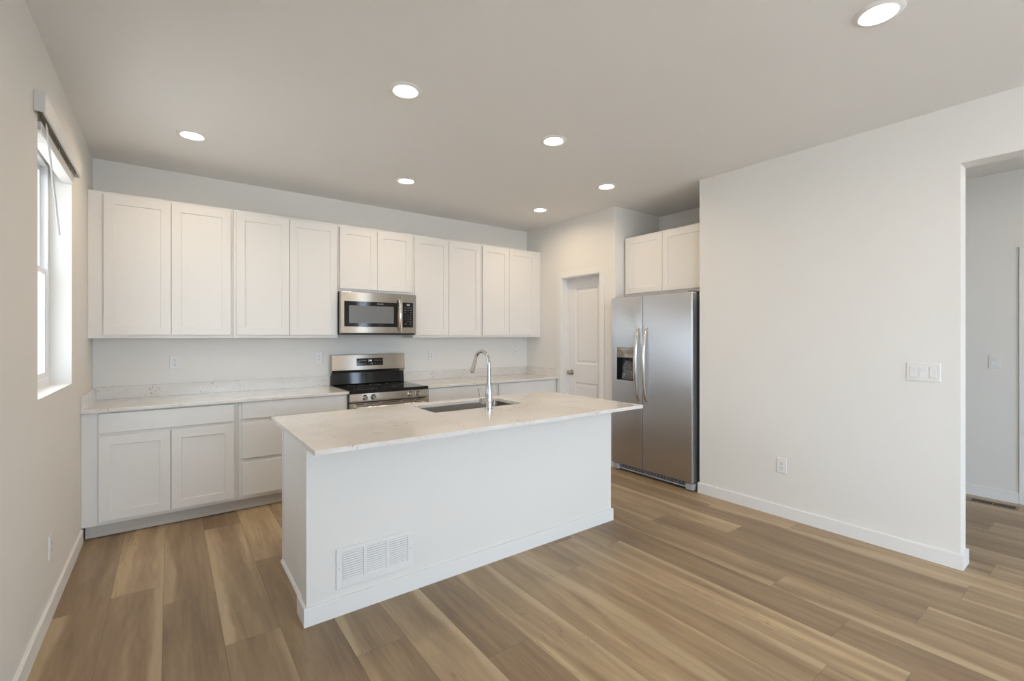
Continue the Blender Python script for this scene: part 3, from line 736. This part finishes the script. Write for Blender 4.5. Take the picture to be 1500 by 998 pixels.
# sink
def bowl():
    b = bmesh.new(); loops = []
    spec = [(0.016, 0.036, -0.001), (0.003, 0.025, -0.001), (0.003, 0.025, -0.006), (0.0, 0.024, -0.02), (-0.006, 0.030, -0.190), (-0.020, 0.040, -0.212), (-0.045, 0.060, -0.218)]
    for off, rad, dz in spec:
        pts = rrect(SK[0]-off, SK[1]+off, SK[2]-off, SK[3]+off, rad, 6)
        loops.append([b.verts.new((x, y, ZC0+dz)) for x, y in pts])
    for p, q in zip(loops, loops[1:]):
        for i in range(len(p)):
            j = (i+1) % len(p); b.faces.new((p[i], p[j], q[j], q[i]))
    b.faces.new(loops[-1])
    bmesh.ops.recalc_face_normals(b, faces=b.faces[:])
    bmesh.ops.solidify(b, geom=b.faces[:], thickness=0.0012)
    m = MB(); m._merge(b); return m
r = thing('kitchen_sink', (2.20, -1.914, ZC0-0.218), 'undermount stainless steel single-bowl sink in the island top', 'sink')
build('bowl', bowl(), M_SINK, r, smooth=40)
dn = MB(); dn.lathe([(0, 0.0015), (0.030, 0.0015), (0.034, 0.004), (0.056, 0.0035), (0.057, 0.0), (0, 0.0)], (2.20, -1.914, ZC0-0.2175))
build('drain', dn, M_CHROME, r, smooth=40)

# faucet
FXc, FYc = 2.203, -2.172
r = thing('faucet', (FXc, FYc, ZC1), 'tall chrome pull-down gooseneck faucet standing behind the island sink', 'faucet')
mb = MB(); mb.lathe([(0, 0), (0.0265, 0), (0.0265, 0.004), (0.0235, 0.006), (0.0235, 0.100), (0.0215, 0.110), (0.0150, 0.190), (0.0135, 0.230), (0, 0.230)], (FXc, FYc, ZC1+0.0002))
build('body', mb, M_CHROME, r, smooth=40)
R0 = 0.088; cyc = FYc+R0; zc = 1.183; pts = [(FXc, FYc, 1.10)]
for i in range(19):
    a = PI-(i/18)*PI*0.93; pts.append((FXc, cyc+R0*math.cos(a), zc+R0*math.sin(a)))
build('spout', MB().sweep(pts, 0.0118, 0.0118, (1, 0, 0), 20), M_CHROME, r, smooth=60)
e = Vector(pts[-1]); d = (Vector(pts[-1])-Vector(pts[-2])).normalized(); d = (d+Vector((0, 0.16, 0))).normalized()
hp = [e-d*0.002, e+d*0.012, e+d*0.040, e+d*0.085, e+d*0.092]
build('spray_head', MB().sweep(hp, [0.0125, 0.0140, 0.0155, 0.0180, 0.0165], None, (1, 0, 0), 20), M_CHROME, r, smooth=60)
mb = MB(); mb.cyl((FXc-0.018, FYc, 0.943), (FXc-0.066, FYc, 0.943), 0.0195, bev=0.002)
hb = build('handle_hub', mb, M_CHROME, r, smooth=35)
build('lever', MB().sweep([(FXc-0.062, FYc, 0.952), (FXc-0.068, FYc-0.002, 0.975), (FXc-0.086, FYc-0.004, 1.026)], [0.0075, 0.0060, 0.0052], None, (0, 1, 0), 12), M_CHROME, hb, smooth=60)

# return-air grille on the island front
r = thing('air_return_grille', (1.33, KY0, 0.23), 'white louvred return-air grille low on the island front', 'vent')
Mg = FR((0, KY0-0.0002, 0), (1, 0, 0), (0, -1, 0)); gx0, gx1, gz0, gz1 = 1.129, 1.531, 0.128, 0.326
banks = [(1.159, 1.264), (1.281, 1.384), (1.401, 1.503)]; lz0, lz1 = 0.163, 0.303
fr = MB(Mg)
fr.box(gx0, banks[0][0], 0, 0.008, gz0, gz1, 0.0015); fr.box(banks[2][1], gx1, 0, 0.008, gz0, gz1, 0.0015)
fr.box(banks[0][0]-0.002, banks[2][1]+0.002, 0, 0.0079, gz0, lz0, 0.0015); fr.box(banks[0][0]-0.002, banks[2][1]+0.002, 0, 0.0079, lz1, gz1, 0.0015)
fr.box(banks[0][1], banks[1][0], 0, 0.0078, lz0, lz1); fr.box(banks[1][1], banks[2][0], 0, 0.0078, lz0, lz1)
build('grille_frame', fr, M_GRILLE, r)
build('duct_shadow', MB(Mg).box(banks[0][0]-0.001, banks[2][1]+0.001, 0.0, 0.0008, lz0-0.001, lz1+0.001), M_SLOT, r, label='dark sheet painted as the shade behind the louvres')  # dark sheet stands in for the shade inside the duct
lv = MB(Mg); nl = 12; ph = (lz1-lz0)/nl
for a, b in banks:
    for i in range(nl):
        z = lz0+i*ph
        lv.prism([(0.0022, z+ph*0.78), (0.0028, z+ph*0.80), (0.0076, z+ph*0.24), (0.0076, z+ph*0.08), (0.0070, z+ph*0.08)], 'X', a+0.001, b-0.001)
build('louvre', lv, M_GRILLE, r)
M_SCREW = plain('screw_grey', (0.55, 0.55, 0.55), 0.3, 0.8)
for x in (1.142, 1.518):
    build('screw', MB(Mg).lathe([(0, 0.0085), (0.003, 0.0085), (0.0035, 0.008), (0.0035, 0.0)], (x, 0.0, 0.232), axis='Y', seg=16), M_SCREW, r)

# ================================================================== outlets and switches
def plate(M, kind, label, gangs=1, group=None, cat=None):
    loc = M @ Vector((0, 0, 0)); pw = 0.070+0.046*(gangs-1); ph = 0.1145
    r = thing('wall_outlet' if kind == 'outlet' else 'light_switch', loc, label, cat or ('outlet' if kind == 'outlet' else 'switch'), group)
    build('cover_plate', MB(M).panel(-pw/2, pw/2, 0.0002, 0.0055, -ph/2, ph/2, [(0.0025, 0.0012)], 0.0012), M_PLATE, r)
    for gi in range(gangs):
        x = (gi-(gangs-1)/2)*0.046
        build('insert' if kind == 'outlet' else 'rocker_surround', MB(M).box(x-0.0170, x+0.0170, 0.004, 0.0078, -0.0335, 0.0335, 0.0008), M_PLATE if kind == 'outlet' else plain('surround_shade', (0.70, 0.70, 0.69), 0.35), r)
        if kind == 'outlet':
            sl = MB(M)
            for zc in (0.0165, -0.0175):
                sl.box(x-0.0078, x-0.0054, 0.0070, 0.0081, zc-0.002, zc+0.0068); sl.box(x+0.0054, x+0.0078, 0.0070, 0.0081, zc-0.001, zc+0.0068)
                sl.cyl((x, 0.0070, zc-0.0078), (x, 0.0081, zc-0.0078), 0.0028, seg=12)
            build('socket_slots', sl, M_SLOT, r)
        else:
            rk = MB(M); rk.prism([(0.0078, -0.031), (0.0118, -0.031), (0.0088, 0.0), (0.0105, 0.031), (0.0078, 0.031)], 'X', x-0.0150, x+0.0150)
            build('rocker', rk, M_PLATE, r)
    return r
G = 'white outlets on the back wall above the counter'
Mk = lambda x, z: FR((x, 0, z), (1, 0, 0), (0, -1, 0))
plate(Mk(0.509, 1.158), 'outlet', 'white wall outlet above the left counter, nearest the window wall', group=G)
plate(Mk(1.652, 1.164), 'outlet', 'white wall outlet above the left counter, just left of the stove', group=G)
plate(Mk(2.862, 1.158), 'outlet', 'white wall outlet above the right counter, nearer the stove', group=G)
plate(Mk(4.068, 1.164), 'outlet', 'white wall outlet above the right counter, near the pantry corner', group=G)
plate(FR((0, -1.603, 0.346), (0, 1, 0), (1, 0, 0)), 'outlet', 'white wall outlet low on the window wall above its baseboard')
plate(FR((XR, -3.165, 0.390), (0, -1, 0), (-1, 0, 0)), 'outlet', 'white wall outlet low on the large blank wall right of the refrigerator')
plate(FR((XR, -3.986, 1.153), (0, -1, 0), (-1, 0, 0)), 'switch', 'white triple rocker light switch near the end of the blank wall', 3)
plate(FR((XH, -4.055, 1.160), (0, -1, 0), (-1, 0, 0)), 'switch', 'single white rocker light switch on the hallway wall', 1)

# ================================================================== floor register in the hall
r = thing('floor_register', (5.895, -4.065, 0), 'brown slotted floor vent beside the hallway baseboard', 'vent')
build('register_frame', MB().box(5.835, 5.955, -4.215, -3.915, 0.0, 0.0022, 0.001), M_REG, r)
sl = MB()
for i in range(22):
    y = -3.945-i*0.0112-(0.006 if i > 10 else 0)
    sl.box(5.852, 5.938, y-0.0074, y, 0.0018, 0.0027)
build('register_slots', sl, plain('register_black', (0.006, 0.006, 0.006), 0.8), r)

# ================================================================== window blind (raised)
r = thing('window_blind', (0.0, -1.40, 2.29), 'raised white slatted blind with headrail at the top of the window', 'blind')
M_VALANCE_SHADE = plain('shaded_valance_end', (0.62, 0.60, 0.57), 0.4)  # valance end only: its shade is put into this greyer colour
M_BRONZE = plain('headrail_metal', (0.30, 0.26, 0.19), 0.35, 0.6)
vl = MB(); vl.box(0.026, 0.036, -1.932, -0.880, 2.352, 2.440, 0.002, 2); vl.box(0.0005, 0.026, -0.886, -0.880, 2.352, 2.438, 0.001)
build('valance', vl, M_BLIND, r)
build('valance_end', MB().box(0.0005, 0.0365, -1.9385, -1.9325, 2.352, 2.440, 0.002, 2), M_VALANCE_SHADE, r)
hr = MB(); hr.box(-0.046, -0.003, -1.853, -0.965, 2.358, 2.3985, 0.001); build('headrail', hr, M_BRONZE, r)
for i in range(8):
    z = 2.303+i*0.0046
    build('slat', MB().box(-0.042, 0.010, -1.850, -0.968, z, z+0.0028, 0.0008), M_BLIND, r)
build('bottom_rail', MB().box(-0.042, 0.011, -1.852, -0.966, 2.286, 2.300, 0.003, 2), M_BLIND, r)
ld = MB()
for y in (-1.70, -1.41, -1.12):
    for x in (-0.041, 0.009): ld.cyl((x, y, 2.290), (x, y, 2.360), 0.0012, seg=8)
    ld.box(-0.030, -0.004, y-0.008, y+0.008, 2.2848, 2.2865, 0.0005)
build('ladder_cord', ld, M_VINYL, r)
wd = MB(); wd.sweep([(0.018, -1.795, 2.352), (0.019, -1.794, 2.330), (0.052, -1.730, 1.862), (0.0525, -1.729, 1.855)], [0.0025, 0.0042, 0.0042, 0.0055], None, (0, 1, 0), 10)
build('tilt_wand', wd, plain('wand_plastic', (0.72, 0.72, 0.72), 0.25), r, smooth=60)

# ================================================================== recessed downlights
def downlight(x, y, label, proto=None):
    G = 'round recessed ceiling downlights'
    if proto is None:
        r = thing('ceiling_downlight', (x, y, H), label, 'light', G)
        t = MB(); t.lathe([(0.060, -0.0010), (0.062, -0.0045), (0.070, -0.0090), (0.086, -0.0060), (0.091, -0.0002), (0.060, -0.0002)], (x, y, H), seg=56)
        build('trim_ring', t, M_TRIM, r, smooth=40)
        l = MB(); l.lathe([(0, -0.0042), (0.0605, -0.0042), (0.0605, -0.0008), (0, -0.0008)], (x, y, H), seg=56)
        build('lens', l, M_LENS, r)
        d = bpy.data.lights.new('downlight_beam', 'AREA'); d.shape = 'DISK'; d.size = 0.12; d.energy = DOWNLIGHT_WATTS; d.color = DOWNLIGHT_COLOR; d.spread = math.radians(165)
        lo = bpy.data.objects.new('downlight_beam', d); COL.objects.link(lo); lo.parent = r; lo.location = (0, 0, -0.0095)
        return r
    r = proto.copy(); COL.objects.link(r); r.location = (x, y, H); r['label'] = label
    for ch in proto.children:
        c = ch.copy(); COL.objects.link(c); c.parent = r
    return r
p = downlight(0.597, -0.947, 'round recessed downlight nearest the window wall, in front of the leftmost cabinets')
for x, y, lb in ((1.528, -2.350, 'large round recessed downlight above the near left end of the island'),
                 (2.632, -2.344, 'round recessed downlight above the right half of the island'),
                 (2.149, -0.941, 'small round recessed downlight in front of the microwave'),
                 (3.681, -1.889, 'round recessed downlight in front of the refrigerator'),
                 (3.700, -0.922, 'smallest round recessed downlight, in front of the pantry door corner'),
                 (2.882, -4.122, 'largest round recessed downlight, cut by the top right of the frame')):
    downlight(x, y, lb, p)
downlight(5.200, -4.900, 'unseen round recessed downlight added to brighten the hallway', p)  # unseen lamp, added to lift the hall's brightness beyond the opening
